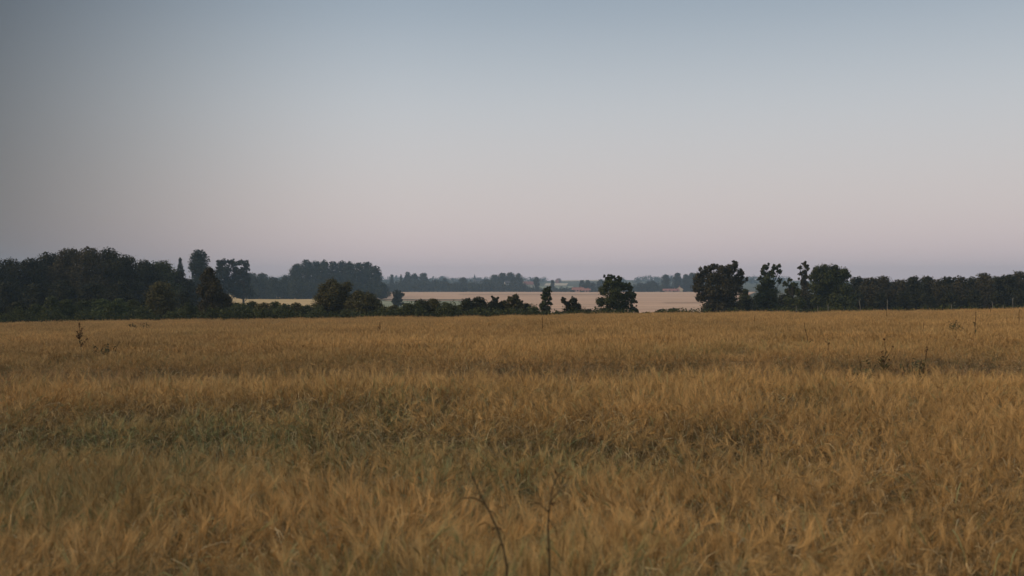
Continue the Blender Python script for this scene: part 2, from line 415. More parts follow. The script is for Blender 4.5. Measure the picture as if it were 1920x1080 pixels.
# hedge from the conical tree to the willow
hs = [(447, 568, 20, 'green'), (472, 565, 19, 'green'), (494, 568, 18, 'olive'), (515, 565, 16, 'green'), (534, 570, 19, 'green'), (556, 568, 17, 'olive'), (574, 572, 17, 'green')]
for i, (cx, top, hw, mt) in enumerate(hs):
    tree('hedge_shrub', cx, top, hw * 1.3, 121 + (i % 2) * 3, 'dome', mt, 'bushy shrub below the yellow field, %s from the left in that hedge' % ORD[i], 'shrub', 'shrubs of the hedge below the yellow field', cover=3, nb=5, leaf=.15)
tree_px('willow_tree', 128, [(624, 533, 12), (612, 545, 16), (634, 546, 18), (652, 538, 11), (602, 560, 16), (624, 562, 20), (646, 560, 16), (600, 580, 18), (622, 588, 24), (644, 584, 20), (604, 600, 18)],
        'olive', 'large bushy olive tree with a high rounded top in the hedge', cover=3.6)
tree_px('bushy_tree', 125, [(672, 556, 14), (690, 560, 14), (660, 572, 16), (682, 578, 20), (704, 572, 14), (664, 592, 18), (700, 592, 18), (718, 582, 10)],
        'olive', 'lower broad bush joined to the right of the large olive tree', cover=3.6)
hs = [(738, 573, 19, 'olive'), (764, 569, 19, 'green'), (788, 562, 21, 'dark'), (812, 560, 19, 'olive'), (836, 567, 16, 'green'), (856, 573, 15, 'dark')]
for i, (cx, top, hw, mt) in enumerate(hs):
    tree('hedge_shrub', cx, top, hw * 1.3, 121 + (i % 2) * 3, 'dome', mt, 'dark shrub in front of the green meadow, %s from the left there' % ORD[i], 'shrub', 'shrubs in front of the green meadow', cover=3, nb=5, leaf=.15)
hs = [(876, 560, 19, 'dark'), (898, 557, 20, 'dark'), (922, 567, 17, 'dark'), (944, 565, 19, 'dark'), (985, 569, 18, 'dark'), (1002, 577, 15, 'green')]
for i, (cx, top, hw, mt) in enumerate(hs):
    tree('hedge_shrub', cx, top, hw * 1.3, 122 + (i % 2) * 3, 'dome', mt, 'dark hedge shrub in front of the pale wheat field, %s from the left' % ORD[i], 'shrub', 'shrubs in front of the pale wheat field', cover=3.2, nb=5, leaf=.15)
tree_px('small_tree', 124, [(928, 562, 7), (924, 572, 9), (932, 580, 10), (926, 592, 11)], 'dark', 'small pointed dark tree sticking out of the middle hedge', cover=4, leaf=.15)
tree_px('small_tree', 124, [(966, 556, 8), (958, 563, 8), (970, 566, 9), (952, 572, 9), (974, 574, 8), (962, 582, 14), (966, 596, 15)], 'olive', 'small ragged olive tree rising above the middle hedge', cover=4, leaf=.15)
tree_px('slim_tree', 125, [(1028, 545, 6), (1023, 552, 9), (1024, 560, 8), (1020, 569, 8), (1030, 568, 6), (1024, 580, 10), (1022, 592, 12), (1034, 594, 9)], 'green', 'slim upright tree with a separate round top against the wheat field', cover=4, leaf=.15)
tree_px('small_tree', 123, [(1056, 565, 6), (1074, 566, 9), (1066, 573, 8), (1080, 576, 10), (1070, 584, 14), (1086, 588, 12), (1058, 592, 10)], 'dark', 'small dark tree with a tuft leaning out to its left', cover=4, leaf=.15)
hs = [(1044, 583, 9, 'green'), (1103, 580, 12, 'brown'), (1118, 584, 10, 'green'), (1214, 585, 14, 'fresh'), (1240, 580, 14, 'green'), (1262, 578, 15, 'green'), (1284, 582, 14, 'green')]
for i, (cx, top, hw, mt) in enumerate(hs):
    tree('hedge_shrub', cx, top, hw * 1.3, 120 + (i % 2) * 3, 'dome', mt, ['low shrub between the slim tree and the small dark tree', 'low brownish shrub left of the middle tall tree', 'low green shrub at the left foot of the middle tall tree',
         'lowest green shrub right of the middle tall tree', 'second low green shrub right of the middle tall tree', 'highest low green shrub in the gap below the far farm', 'low green shrub at the foot of the large brown tree'][i], 'shrub', cover=3, nb=4, leaf=.15)
tree_px('tall_tree', 128, [(1138, 522, 6), (1148, 519, 5), (1163, 523, 6), (1140, 532, 11), (1156, 532, 10), (1134, 545, 11), (1152, 548, 14), (1168, 540, 9), (1182, 540, 7), (1184, 551, 9), (1172, 558, 12), (1126, 566, 10), (1146, 566, 16),
        (1186, 564, 9), (1166, 576, 16), (1186, 580, 9), (1140, 586, 14), (1160, 594, 18), (1182, 594, 10)], 'green', 'tall ragged dark tree standing alone before the pale wheat field', cover=4)
# undergrowth at the foot of the hedge, along the whole far edge of the field
g = np.random.default_rng(77); bl = []
for px in np.arange(-60, 1990, 4.5):
    edge = 606 - 26 * px / 1920.
    up = (23 if px < 870 else 21 if px < 1010 else 13 if px < 1190 else 9) * (.5 + vnoise(px / 17., 0, 61))
    D = 115 + g.uniform(-1, 4); x = xat(px, D); z0 = gz(x, D)
    zt = CAM_Z + (540 - (edge - up)) * D / F
    r = g.uniform(.45, .75); bl.append((x, D, zt - r, r, r, r)); bl.append((x, D + .5, zt - 1.8 * r, r, r, r)); bl.append((x, D - .3, (zt + z0) / 2 - .3, r * 1.2, r, max(.3, (zt - z0) / 2)))
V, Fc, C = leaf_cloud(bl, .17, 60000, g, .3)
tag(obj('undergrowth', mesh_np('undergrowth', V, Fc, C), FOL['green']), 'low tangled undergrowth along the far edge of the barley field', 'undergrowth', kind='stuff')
# --- right hand trees
tree_px('broad_tree', 165, [(1330, 503, 9), (1342, 501, 6), (1352, 506, 10), (1376, 499, 9), (1368, 506, 12), (1390, 512, 9), (1318, 512, 9), (1312, 525, 12), (1334, 522, 16), (1358, 522, 18), (1384, 526, 14), (1310, 540, 12), (1332, 544, 18),
        (1360, 544, 20), (1382, 542, 13), (1316, 558, 12), (1342, 564, 20), (1368, 564, 18), (1326, 578, 14), (1352, 586, 22), (1376, 584, 18), (1400, 524, 3)], 'brown', 'broad brown-green tree, largest of the right hand trees', cover=3.8)
tree('low_tree', 1396, 541, 16, 172, 'dome', 'green', 'low green tree tucked beside the broad brown tree', cover=3.2)
tree_px('forked_tree', 168, [(1436, 500, 7), (1430, 509, 7), (1455, 502, 7), (1448, 511, 6), (1463, 509, 4), (1440, 518, 8), (1424, 522, 4), (1434, 528, 10), (1462, 526, 5, 0), (1446, 530, 9), (1430, 542, 12), (1446, 548, 15), (1424, 560, 14), (1444, 568, 20), (1424, 584, 16), (1456, 582, 16)],
        'green', 'tree with two airy tufts forking from its top', cover=3.6)
tree_px('small_tree', 160, [(1480, 526, 4), (1474, 533, 5), (1488, 534, 7), (1482, 545, 9), (1494, 548, 10), (1480, 562, 11), (1496, 568, 14), (1484, 584, 14)], 'green', 'small dark tree with spiky top in the gap right of the forked tree', cover=3.6)
tree_px('slim_tree', 175, [(1509, 495, 5), (1514, 503, 5), (1500, 501, 4), (1508, 510, 6), (1501, 514, 4), (1511, 518, 5), (1504, 527, 6), (1512, 536, 10), (1506, 552, 12), (1512, 570, 14)], 'brown', 'slim tree with a thin airy tuft above its neighbours', cover=3.2)
tree_px('domed_tree', 165, [(1532, 508, 10), (1548, 505, 11), (1566, 506, 11), (1582, 512, 10), (1526, 520, 11), (1546, 522, 18), (1570, 522, 18), (1588, 520, 7), (1532, 540, 16), (1556, 544, 20), (1580, 542, 16), (1536, 562, 18), (1562, 568, 22), (1586, 566, 18), (1544, 588, 18), (1578, 590, 20)],
        'green', 'large dome-shaped tree left of the long right wood', cover=3.8)
rw = [(1608, 519, 22, 200, 'dark'), (1634, 517, 22, 185, 'brown'), (1656, 520, 18, 190, 'brown'), (1690, 519, 24, 190, 'brown'), (1714, 517, 20, 185, 'dark'), (1738, 520, 18, 195, 'dark'), (1756, 519, 18, 185, 'brown'), (1778, 519, 20, 190, 'dark'),
      (1800, 518, 18, 185, 'brown'), (1822, 516, 20, 190, 'dark'), (1845, 514, 20, 185, 'brown'), (1868, 513, 20, 190, 'dark'), (1890, 514, 20, 185, 'dark'), (1912, 512, 20, 190, 'brown'), (1938, 514, 22, 185, 'dark'), (1670, 533, 16, 205, 'far')]
for i, (cx, top, hw, D, mt) in enumerate(rw):
    lab = 'small pale tree seen in the notch of the right wood' if i == 15 else ('tree cut by the right edge of the picture in the right wood' if i == 14 else 'dark tree of the long right wood, %s from its left end' % ORD[i])
    tree('wood_tree', cx, top + (0, 4, -2, 6, 1, -3, 5, 0)[i % 8], hw * (1.3 + .1 * (i % 4)), D, 'dome' if i % 3 else 'round', mt, lab, group='trees of the long right wood', cover=2.8, bot=586)
rl = [(1400, 556, 24), (1470, 552, 24), (1520, 552, 24), (1566, 552, 22), (1606, 545, 22), (1648, 548, 22), (1692, 546, 22), (1738, 548, 22), (1782, 546, 22), (1826, 545, 22), (1870, 544, 22), (1910, 543, 22)]
for i, (cx, top, hw) in enumerate(rl):
    tree('understory_tree', cx, top, hw, 172, 'dome', 'dark', 'low dark tree along the front of the right hand trees, %s from the left' % ORD[i], group='low trees along the front of the right wood', cover=2.4, bot=588)

# --- hazy trees of the middle distance
tree('spiky_tree', 338, 483, 11, 330, 'cone', 'far', 'small spiky conifer peeping over the left wood', cover=2.8, leaf=.35, bot=516)
tree('plume_tree', 373, 469, 27, 330, 'vase', 'far', 'tall fan-shaped tree behind the conical tree', bot=560, cover=3, leaf=.5)
tree_px('umbrella_tree', 380, [(410, 496, 8), (420, 492, 7), (431, 492, 8), (440, 496, 7), (414, 506, 10), (428, 506, 11), (440, 508, 8), (408, 518, 11), (424, 520, 13), (440, 522, 10), (410, 534, 14), (428, 538, 16), (412, 550, 14), (442, 548, 14)], 'far', 'hazy tree with a broad bumpy crown, left of the pair', leaf=.4, cover=2.4)
tree_px('umbrella_tree', 390, [(450, 495, 7), (461, 494, 7), (464, 502, 7), (454, 505, 8), (444, 508, 7), (460, 512, 7), (450, 518, 9), (464, 524, 9), (446, 532, 12), (460, 538, 13), (448, 548, 14), (468, 550, 12)], 'far', 'hazy tree with sky gaps in its crown, right of the pair', leaf=.4, cover=1.9)
pop = [(556, 488, 15), (574, 486, 15), (592, 486, 14), (608, 487, 13), (624, 488, 13), (640, 490, 13), (656, 489, 13), (672, 489, 13), (688, 490, 13), (704, 492, 14)]
for i, (cx, top, hw) in enumerate(pop):
    tree('poplar_tree', cx, top + (i * 7 % 5) + (7 if i == 0 else 4 if i == 9 else 0), hw * (1.12 + .1 * (i % 3)), 610 + (i % 3) * 14, 'column', 'far', 'tall hazy poplar in the dense row, %s from the left' % ORD[i], group='tall row of hazy poplars', cover=2.6, nb=9, leaf=.75, limbs=False)
# lower hazy trees in front of and beside the poplars
mid = [(470, 512, 20), (492, 512, 16), (512, 520, 18), (536, 517, 16), (556, 524, 18), (580, 528, 18), (610, 530, 18), (640, 528, 18), (668, 530, 18), (694, 531, 18), (716, 530, 14)]
for i, (cx, top, hw) in enumerate(mid):
    tree('hazy_tree', cx, top, hw * 1.35, 580 + (i % 2) * 12, 'dome', 'far', 'low hazy tree beyond the yellow field, %s from the left' % ORD[i], group='low hazy trees beyond the yellow field', cover=2.6, nb=6, leaf=.7, bot=558, limbs=False)
tree_px('lone_bush', 415, [(746, 549, 6), (742, 555, 7), (750, 555, 7), (746, 561, 8), (741, 565, 6), (751, 565, 6), (746, 569, 8)], 'dark', 'lone round dark bush on the edge of the green meadow', 'shrub', leaf=.5, cover=3.5)
# far trees that stand out of the distant wood
fs = [(735, 514, 8, 'cone'), (752, 515, 6, 'cone'), (764, 510, 7, 'round'), (777, 513, 9, 'round'), (794, 512, 10, 'round'), (834, 522, 6, 'round'), (868, 520, 9, 'round'), (912, 523, 8, 'round'),
      (1006, 519, 5, 'column'), (1036, 525, 4, 'round'), (1092, 525, 6, 'round'), (1102, 525, 6, 'round'), (1112, 530, 7, 'round'), (1126, 524, 7, 'round'), (1222, 527, 12, 'round'), (1204, 532, 12, 'round')]
fl = ['cone-shaped hazy tree just right of the poplars', 'small pointed hazy tree left of the far clump', 'highest hazy tree of the small far clump', 'middle hazy tree of the small far clump', 'broad right hazy tree of the small far clump',
      'tiny round far tree on the empty part of the skyline', 'round far tree left of the church', 'round far tree right of the church roof', 'narrow far tree alone right of the big far clump', 'tiny far tree left of the red-roofed ridge house',
      'left of two tiny trees on the ridge field', 'right of two tiny trees on the ridge field', 'tiny dark far tree below the ridge field', 'far tree half hidden by the middle tall tree', 'peaked hazy tree left of the far tall trees', 'low hazy tree right of the middle tall tree']
for (cx, top, hw, st), lab in zip(fs, fl):
    tree('distant_tree', cx, top, hw * 1.3, 1000 if cx < 1190 else 940, st, 'far', lab, group='hazy trees on the far skyline', cover=2.6, nb=6, leaf=.85, limbs=False)
for i, (cx, top, hw) in enumerate([(928, 515, 10), (942, 512, 11), (957, 511, 11), (972, 513, 9)]):
    tree('distant_tree', cx, top, hw * 1.5, 1020, 'dome', 'far', 'big round hazy tree of the far clump right of the church, %s from the left' % ORD[i], group='big far clump right of the church', cover=2.8, nb=7, leaf=.85, limbs=False)
for i, (cx, top, hw) in enumerate([(1248, 515, 8), (1270, 512, 9), (1286, 514, 7), (1298, 512, 10), (1312, 516, 10)]):
    tree('distant_tree', cx, top, hw * 1.3, 950, 'column', 'far', 'tall hazy tree behind the long red roof, %s from the left' % ORD[i], group='tall hazy trees behind the long red roof', cover=2.6, nb=8, leaf=.75, limbs=False)
for (cx, top, D, lab) in [(1074, 543, 880, 'small round garden tree left of the pinkish farmhouse'), (1092, 545.5, 876, 'tiny garden bush before the pinkish farmhouse'), (1109, 544, 878, 'small garden tree right of the red-roofed annex'),
                         (1242, 545, 894, 'small garden tree at the left end of the long red barn'), (1266, 547, 892, 'tiny bush before the long red barn'), (1284, 543, 896, 'small garden tree right of the cream house end')]:
    tree('garden_tree', cx, top, 5, D, 'dome', 'far', lab, group='small trees around the far farms', cover=2.4, nb=4, leaf=.6, limbs=False)
# the distant wood itself: one mass along the far side of the fields
g = np.random.default_rng(5)
bl = []
for px in np.arange(430, 1330, 3.2):
    for row in range(3):
        D = 930 + row * 45 + g.uniform(-14, 14)
        if 1060 < px < 1112 and row < 2: continue
        if px > 1185: D += 70
        x = xat(px + g.uniform(-3, 3), D); z0 = gz(x, D)
        h = g.uniform(6, 10) * (0.75 if px > 980 else 1) * (.75 + .5 * vnoise(px / 28., 0, 4))
        h = float(h) * (.55 if 985 < px < 1190 else 1)
        r = g.uniform(2.8, 4.6)
        bl.append((x, D, z0 + h - r * .6, r, r, r)); bl.append((x, D, z0 + h * .35, r * 1.2, r, h * .4))
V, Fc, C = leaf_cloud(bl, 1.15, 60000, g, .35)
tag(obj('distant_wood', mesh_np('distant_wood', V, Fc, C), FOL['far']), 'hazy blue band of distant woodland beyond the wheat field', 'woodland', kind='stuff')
bl = []
for px in np.arange(430, 1480, 3.5):
    D = 1750 + g.uniform(-120, 320)
    x = xat(px + g.uniform(-3, 3), D); z0 = gz(x, D)
    if 985 < px < 1190 and g.uniform() < .75: continue
    r = g.uniform(4, 7); bl.append((x, D, z0 + r * .7, r * 1.4, r, r))
V, Fc, C = leaf_cloud(bl, 2.0, 16000, g, .35)
tag(obj('ridge_wood', mesh_np('ridge_wood', V, Fc, C), FOL['far']), 'faint woodland along the far ridge under the sky', 'woodland', kind='stuff')

# ------------------------------------------------------------------ far buildings
def plain(name, c, rough=.8): return noise_mat(name, tuple(x * .9 for x in c), tuple(min(1, x * 1.08) for x in c), .8, rough)
M_wallp = plain('plaster_pink', (.56, .38, .32)); M_wallc = plain('plaster_cream', (.62, .52, .38)); M_wallw = plain('plaster_white', (.62, .60, .57)); M_stone = plain('church_stone', (.16, .15, .15))
M_roofr = plain('roof_red_tile', (.36, .16, .13)); M_roofd = plain('roof_slate', (.07, .07, .08)); M_roofb = plain('roof_dark_red', (.20, .08, .07)); M_glass = plain('window_glass', (.04, .05, .06), .2); M_door = plain('painted_door', (.12, .07, .05))
def house(name, cx, base_py, D, w, d, h, rh, wall, roof, label, rz=0, zadj=0, nwin=3, cat='house'):
    x = xat(cx, D); z = CAM_Z + (540 - base_py) * D / F
    zg = gz(x, D)
    r = empty(name, (x, D, zg), rz); tag(r, label, cat)
    z0 = -.5; zt = max(h, z - zg + h)
    m = MB(); m.box(-w/2, w/2, -d/2, d/2, z0, zt)
    b = len(m.v); m.v += [Vector((sx * w/2, sy * d/2, zt)) for sx in (-1, 1) for sy in (-1, 1)] + [Vector((-w/2, 0, zt + rh)), Vector((w/2, 0, zt + rh))]
    m.f += [(b, b+4, b+1), (b+2, b+3, b+5)]
    m.build('wall', wall, r)
    m = MB(); o = .35
    for sy in (-1, 1):
        b = len(m.v); y1 = sy * (d/2 + o); ze = zt - o * rh / (d/2)
        m.v += [Vector((-w/2 - o, y1, ze)), Vector((w/2 + o, y1, ze)), Vector((w/2 + o, 0, zt + rh)), Vector((-w/2 - o, 0, zt + rh))]
        m.v += [v + Vector((0, 0, .25)) for v in m.v[b:b+4]]
        m.f += [(b, b+1, b+2, b+3), (b+4, b+7, b+6, b+5), (b, b+4, b+5, b+1), (b+2, b+6, b+7, b+3), (b+1, b+5, b+6, b+2), (b, b+3, b+7, b+4)]
    rf = m.build('roof', roof, r)
    m = MB(); m.box(w*.25 - .4, w*.25 + .4, -.4, .4, zt + rh * .5, zt + rh + 1.0); m.build('chimney', roof, rf)
    for k in range(nwin):
        wx = -w/2 + w * (k + .5) / nwin
        if k == nwin // 2:
            m = MB(); m.box(wx - .5, wx + .5, -d/2 - .06, -d/2 - .01, zt - h, zt - h + 2.1); m.build('door', M_door, r)
            continue
        m = MB(); m.box(wx - .55, wx + .55, -d/2 - .05, -d/2 - .01, zt - h + .9, zt - h + 2.2); m.build('window', M_glass, r)
    return r
house('farmhouse', 1084, 551, 890, 10, 7, 2.2, 2.0, M_wallp, M_roofr, 'pinkish farmhouse with red roof at the top of the wheat field', .15, nwin=4)
house('farm_annex', 1099, 551, 884, 7, 5, 1.8, 1.4, M_wallp, M_roofr, 'low red-roofed annex right beside the pinkish farmhouse', .1)
house('long_barn', 1258, 551.5, 900, 14, 6, 1.5, 1.5, M_wallp, M_roofr, 'long low barn with red roof before the far tall trees', .08, nwin=4, cat='barn')
house('farmhouse', 1274, 551.0, 906, 6, 7, 2.6, 2.4, M_wallc, M_roofr, 'cream house end standing at the right of the long red barn', 1.4)
house('ridge_house', 990, 538.5, 1180, 13, 8, 3.4, 3.2, M_wallc, M_roofr, 'cream house with red roof right of the big far clump', .5)
house('ridge_house', 951, 535.5, 990, 5, 6, 2.4, 2.2, M_wallw, M_roofd, 'tiny white house half hidden below the big far clump', .2)
house('ridge_house', 1047, 529, 1800, 7, 8, 2.5, 4.0, M_roofb, M_roofb, 'small dark red house on the ridge field skyline', .8)
# church: nave, tower with spire
D = 1500; x = xat(890, D); zg = gz(x, D); zt = CAM_Z + (540 - 514) * D / F - zg
r = tag(empty('church', (x, D, zg)), 'distant church with thin spire on the skyline', 'church')
hn = CAM_Z + (540 - 524) * D / F - zg
m = MB(); m.box(2.2, 18, -4, 4, -.5, hn - 3); m.build('nave_wall', M_stone, r)
m = MB(); b0 = len(m.v); m.v += [Vector(p) for p in ((2.21, -4.4, hn - 3.2), (18.4, -4.4, hn - 3.2), (18.4, 4.4, hn - 3.2), (2.21, 4.4, hn - 3.2), (2.21, 0, hn + .4), (18.4, 0, hn + .4))]
m.f += [(0, 1, 5, 4), (2, 3, 4, 5), (1, 2, 5), (0, 4, 3), (0, 3, 2, 1)]; m.build('nave_roof', M_roofd, r)
m = MB(); m.box(-2.2, 2.2, -2.2, 2.2, -.5, hn); tw = m.build('tower', M_stone, r)
m = MB(); m.box(-.4, .4, -2.26, -2.21, hn - 3, hn - 1.2); m.build('window', M_glass, tw)
m = MB(); m.tube([(0, 0, hn - .05), (0, 0, hn + (zt - hn) * .55), (0, 0, zt)], [2.4, 1.1, .12], 8); m.build('spire', M_roofd, r)

# ------------------------------------------------------------------ the barley
def barley_clump(seed, nst, R, wide, green=0.0, lodged=0.0):
    """a handful of barley: stem, drooping leaves, nodding ear with long awns; returns verts, tris, colours"""
    g = np.random.default_rng(seed)
    V, Fc, C = [], [], []
    def quad_strip(p, w, side, c):
        b = len(V)
        for q, ww in zip(p, w):
            V.append(q + side * ww); V.append(q - side * ww); C.append(c); C.append(c)
        for i in range(len(p) - 1):
            k = b + 2 * i
            Fc.append((k, k + 1, k + 3)); Fc.append((k, k + 3, k + 2))
    lean = g.uniform(0, 2 * pi)
    for _ in range(nst):
        a = g.uniform(0, 2 * pi); rr = R * math.sqrt(g.uniform(0, 1))
        base = np.array([cos(a) * rr, sin(a) * rr, -.05])
        h = g.normal(.80, .09)
        la = lean + g.normal(0, 1.0); lm = abs(g.normal(.16, .17)) + lodged * g.uniform(.3, 1.0)
        ld = np.array([cos(la), sin(la), 0.])
        tip = base + np.array([0, 0, h * (1 - .35 * min(1, lm))]) + ld * lm * h
        mid = base * .5 + tip * .5 + np.array([0, 0, .06]) - ld * lm * .12
        dead = g.uniform(0, 1)
        sc_ = np.array([.28, .19, .09]) * g.uniform(.6, 1.25)
        if g.uniform() < green: sc_ = np.array([.20, .20, .075]) * g.uniform(.8, 1.2)
        s1 = np.array([cos(la + 1.4), sin(la + 1.4), 0.])
        quad_strip([base, mid, tip], [wide * .9, wide * .8, wide * .55], s1, sc_)
        # leaves
        for k in range(int(g.integers(1, 4))):
            t = g.uniform(.35, .95); p0 = base + (tip - base) * t
            aa = g.uniform(0, 2 * pi); dv = np.array([cos(aa), sin(aa), 0.]); L = g.uniform(.14, .36)
            up = g.uniform(.05, .55) * L; dr = g.uniform(.1, 1.1) * L
            q = [p0 + dv * L * f + np.array([0, 0, up * 2 * f * (1.2 - f) - dr * f * f]) for f in (0, .3, .6, .85, 1.0)]
            dry = g.uniform() > green + .12
            lc = np.array([.46, .34, .18]) * g.uniform(.4, 1.5) if dry else np.array([.25, .25, .11]) * g.uniform(.6, 1.4)
            tw_ = g.uniform(-.6, .6)
            quad_strip(q, [wide * .9, wide * 1.7, wide * 1.6, wide * 1.0, wide * .1], np.array([-dv[1], dv[0], tw_]), lc)
        # ear, bending over
        na = la + g.normal(0, .5); bend = g.uniform(.15, 1.3)
        ed = np.array([cos(na) * sin(bend), sin(na) * sin(bend), cos(bend)])
        el_ = g.uniform(.06, .09)
        ec = np.array([.55, .345, .14]) * g.uniform(.6, 1.25)
        if g.uniform() < green * .6: ec = np.array([.34, .30, .13]) * g.uniform(.8, 1.2)
        e1 = tip + ed * el_
        side = np.cross(ed, np.array([.3, .5, .2])); side /= np.linalg.norm(side); side2 = np.cross(ed, side)
        quad_strip([tip, tip + ed * el_ * .4, e1], [wide * .8, wide * 2.6, wide * 1.2], side, ec * .9)
        quad_strip([tip, tip + ed * el_ * .4, e1], [wide * .8, wide * 2.6, wide * 1.2], side2, ec * .9)
        for k in range(13):
            f = g.uniform(.0, 1)
            p0 = tip + ed * el_ * f
            ang = g.uniform(0, 2 * pi); sp = g.uniform(.08, .42)
            dv = ed + (side * cos(ang) + side2 * sin(ang)) * sp + np.array([0, 0, .12]); dv /= np.linalg.norm(dv)
            L = g.uniform(.10, .19)
            sw = np.cross(dv, g.normal(size=3)); sw /= np.linalg.norm(sw)
            b = len(V); w_ = wide * .55
            V.extend([p0 + sw * w_, p0 - sw * w_, p0 + dv * L]); C.extend([ec * 1.05, ec * 1.05, ec * 1.22]); Fc.append((b, b + 1, b + 2))
    return np.array(V), np.array(Fc), np.array(C)
M_barley, t, b = new_mat('barley')
b.inputs['Roughness'].default_value = .7
a = N(t, 'ShaderNodeAttribute', attribute_name='col')
ti = N(t, 'ShaderNodeAttribute', attribute_name='tint', attribute_type='INSTANCER')
mm = N(t, 'ShaderNodeMix', data_type='RGBA', blend_type='MULTIPLY'); mm.inputs['Factor'].default_value = 1
t.links.new(a.outputs['Color'], mm.inputs['A']); t.links.new(ti.outputs['Color'], mm.inputs['B'])
t.links.new(mm.outputs['Result'], b.inputs['Base Color'])
tr = N(t, 'ShaderNodeBsdfTranslucent'); ms = N(t, 'ShaderNodeMixShader'); ms.inputs[0].default_value = .12
t.links.new(mm.outputs['Result'], tr.inputs['Color']); t.links.new(b.outputs[0], ms.inputs[1]); t.links.new(tr.outputs[0], ms.inputs[2])
t.links.new(ms.outputs[0], t.nodes['Material Output'].inputs['Surface'])

protos = bpy.data.collections.new('barley_clumps')            # not linked to the scene: only instanced
def proto(k, *args):
    V, Fc, C = barley_clump(*args)
    me = mesh_np('barley_clump', V, Fc, C); me.materials.append(M_barley)
    o = bpy.data.objects.new('clump_%02d' % k, me); protos.objects.link(o)
for k in range(6): proto(k, 40 + k, 34, .25, .0019, .06)                # near, ripe
for k in range(6, 9): proto(k, 40 + k, 34, .25, .0019, .45)             # near, greener
for k in range(9, 12): proto(k, 40 + k, 44, .26, .0024, .12, .75)       # lodged, tangled
for k in range(12, 16): proto(k, 40 + k, 70, .40, .0042, .04)           # farther off
for k in range(16, 18): proto(k, 40 + k, 60, .40, .0045, .05, .5)
pts, rots, scl, idx, tint = [], [], [], [], []
def scatter(y0, y1, sp, far):
    ny = int((y1 - y0) / sp)
    for j in range(ny):
        y = y0 + (j + .5) * sp
        hw = .6 * y + 4.5
        n = int(2 * hw / sp)
        x = -hw + (np.arange(n) + .5) * sp + rng.uniform(-.5, .5, n) * sp
        yy = y + rng.uniform(-.5, .5, n) * sp
        z = ground_z(x, yy)
        wob = 1.4 * (vnoise(x / 3.0, yy / 9, 21) - .5)
        # tramline seen across the field, and the lodged band behind it
        tr_c = 11.0 - .10 * x + wob
        tram = np.exp(-((yy - tr_c) / .85) ** 2) * sstep(4.2, 2.6, x) * (.55 + .45 * sstep(-5, -2.5, x))
        tram2 = np.exp(-((yy - (7.4 + .16 * x + wob * .6)) / .5) ** 2) * (vnoise(x / 1.7, yy / 3, 31) > .45)
        lod = sstep(17.2, 18.8, yy + wob) * sstep(27.5, 24.0, yy + wob) * (.55 + .45 * vnoise(x / 5, yy / 2, 17))
        fs_ = 1.0 if far == 0 else 2.0
        low_ = .6 * vnoise(x / (1.15 * fs_) + 40, yy / (.8 * fs_), 12) + .4 * vnoise(x / (2.6 * fs_) + 4, yy / (1.5 * fs_), 18); mid_ = vnoise(x / 4.5, yy / 3, 13)
        amp = 1.0 if far == 0 else 1.15
        ys_ = yy + .25 * x * (vnoise(x / 9, yy / 9, 44) - .5)
        streak = .7 * vnoise(x / 4.2 + 3, ys_ / (.95 if far == 0 else 2.2), 19) + .3 * vnoise(x / 1.6 + 3, ys_ / (.5 if far == 0 else 1.2), 29)
        hgt = .90 + amp * (.52 * (low_ - .5) + .20 * (mid_ - .5) + .50 * (streak - .5)) + rng.normal(0, .07, n)
        hgt = np.clip(hgt, .38, 1.12) * (1 - .70 * tram) * (1 - .30 * tram2) * (1 - .50 * lod)
        holes = (.45 * low_ + .55 * streak < .40) & (far == 0)
        keep = rng.uniform(0, 1, n) > .75 * tram + .25 * tram2 + .72 * holes + .15 * lod
        ldir = 2 * pi * vnoise(x / 3.2 + 7, yy / 3.2, 14); lmag = .45 * vnoise(x / 2 + 5, yy / 2, 15) + .25 * lod + .2 * holes
        green = np.clip(vnoise(x / 4.2 + 11, ys_ / 1.0, 16) * .95 + .9 * tram + .7 * tram2 - .38 + .22 * sstep(2.5, -3, x) * (yy < 14), 0, 1)
        for i in np.nonzero(keep)[0]:
            if lod[i] > rng.uniform(.25, .8): k = rng.integers(9, 12) if not far else rng.integers(16, 18)
            elif far: k = rng.integers(12, 16)
            elif green[i] > rng.uniform(.25, .9): k = rng.integers(6, 9)
            else: k = rng.integers(0, 6)
            pts.append((x[i], yy[i], z[i])); idx.append(int(k))
            rots.append((-sin(ldir[i]) * lmag[i], cos(ldir[i]) * lmag[i], rng.uniform(0, 2 * pi)))
            s = 1.0 + rng.normal(0, .05); scl.append((s, s, hgt[i]))
            br = 1.0 + .25 * (mid_[i] - .5) + .25 * (streak[i] - .5) + rng.normal(0, .06)
            gg = green[i] * .5; ld_ = lod[i]
            tint.append((br * (1 - .45 * gg - .30 * ld_), br * (1 - .24 * gg - .36 * ld_), br * (1 - .12 * gg - .28 * ld_), 1))
scatter(1.0, 17, .30, 0)
scatter(17, 30, .32, 0)
scatter(30, 60, .42, 1)
scatter(60, FIELD_END + 1, .55, 1)
me = bpy.data.meshes.new('barley_crop')
me.vertices.add(len(pts)); me.vertices.foreach_set('co', np.array(pts, np.float32).ravel())
for nm, ty, arr, key in (('rot', 'FLOAT_VECTOR', rots, 'vector'), ('scl', 'FLOAT_VECTOR', scl, 'vector'), ('tint', 'FLOAT_COLOR', tint, 'color')):
    at_ = me.attributes.new(nm, ty, 'POINT'); at_.data.foreach_set(key, np.array(arr, np.float32).ravel())
at_ = me.attributes.new('variant', 'INT', 'POINT'); at_.data.foreach_set('value', np.array(idx, np.int32))
crop = obj('barley_crop', me, None)
tag(crop, 'ripe golden barley covering the whole foreground field', 'barley', kind='stuff')
gt = bpy.data.node_groups.new('barley_scatter', 'GeometryNodeTree')
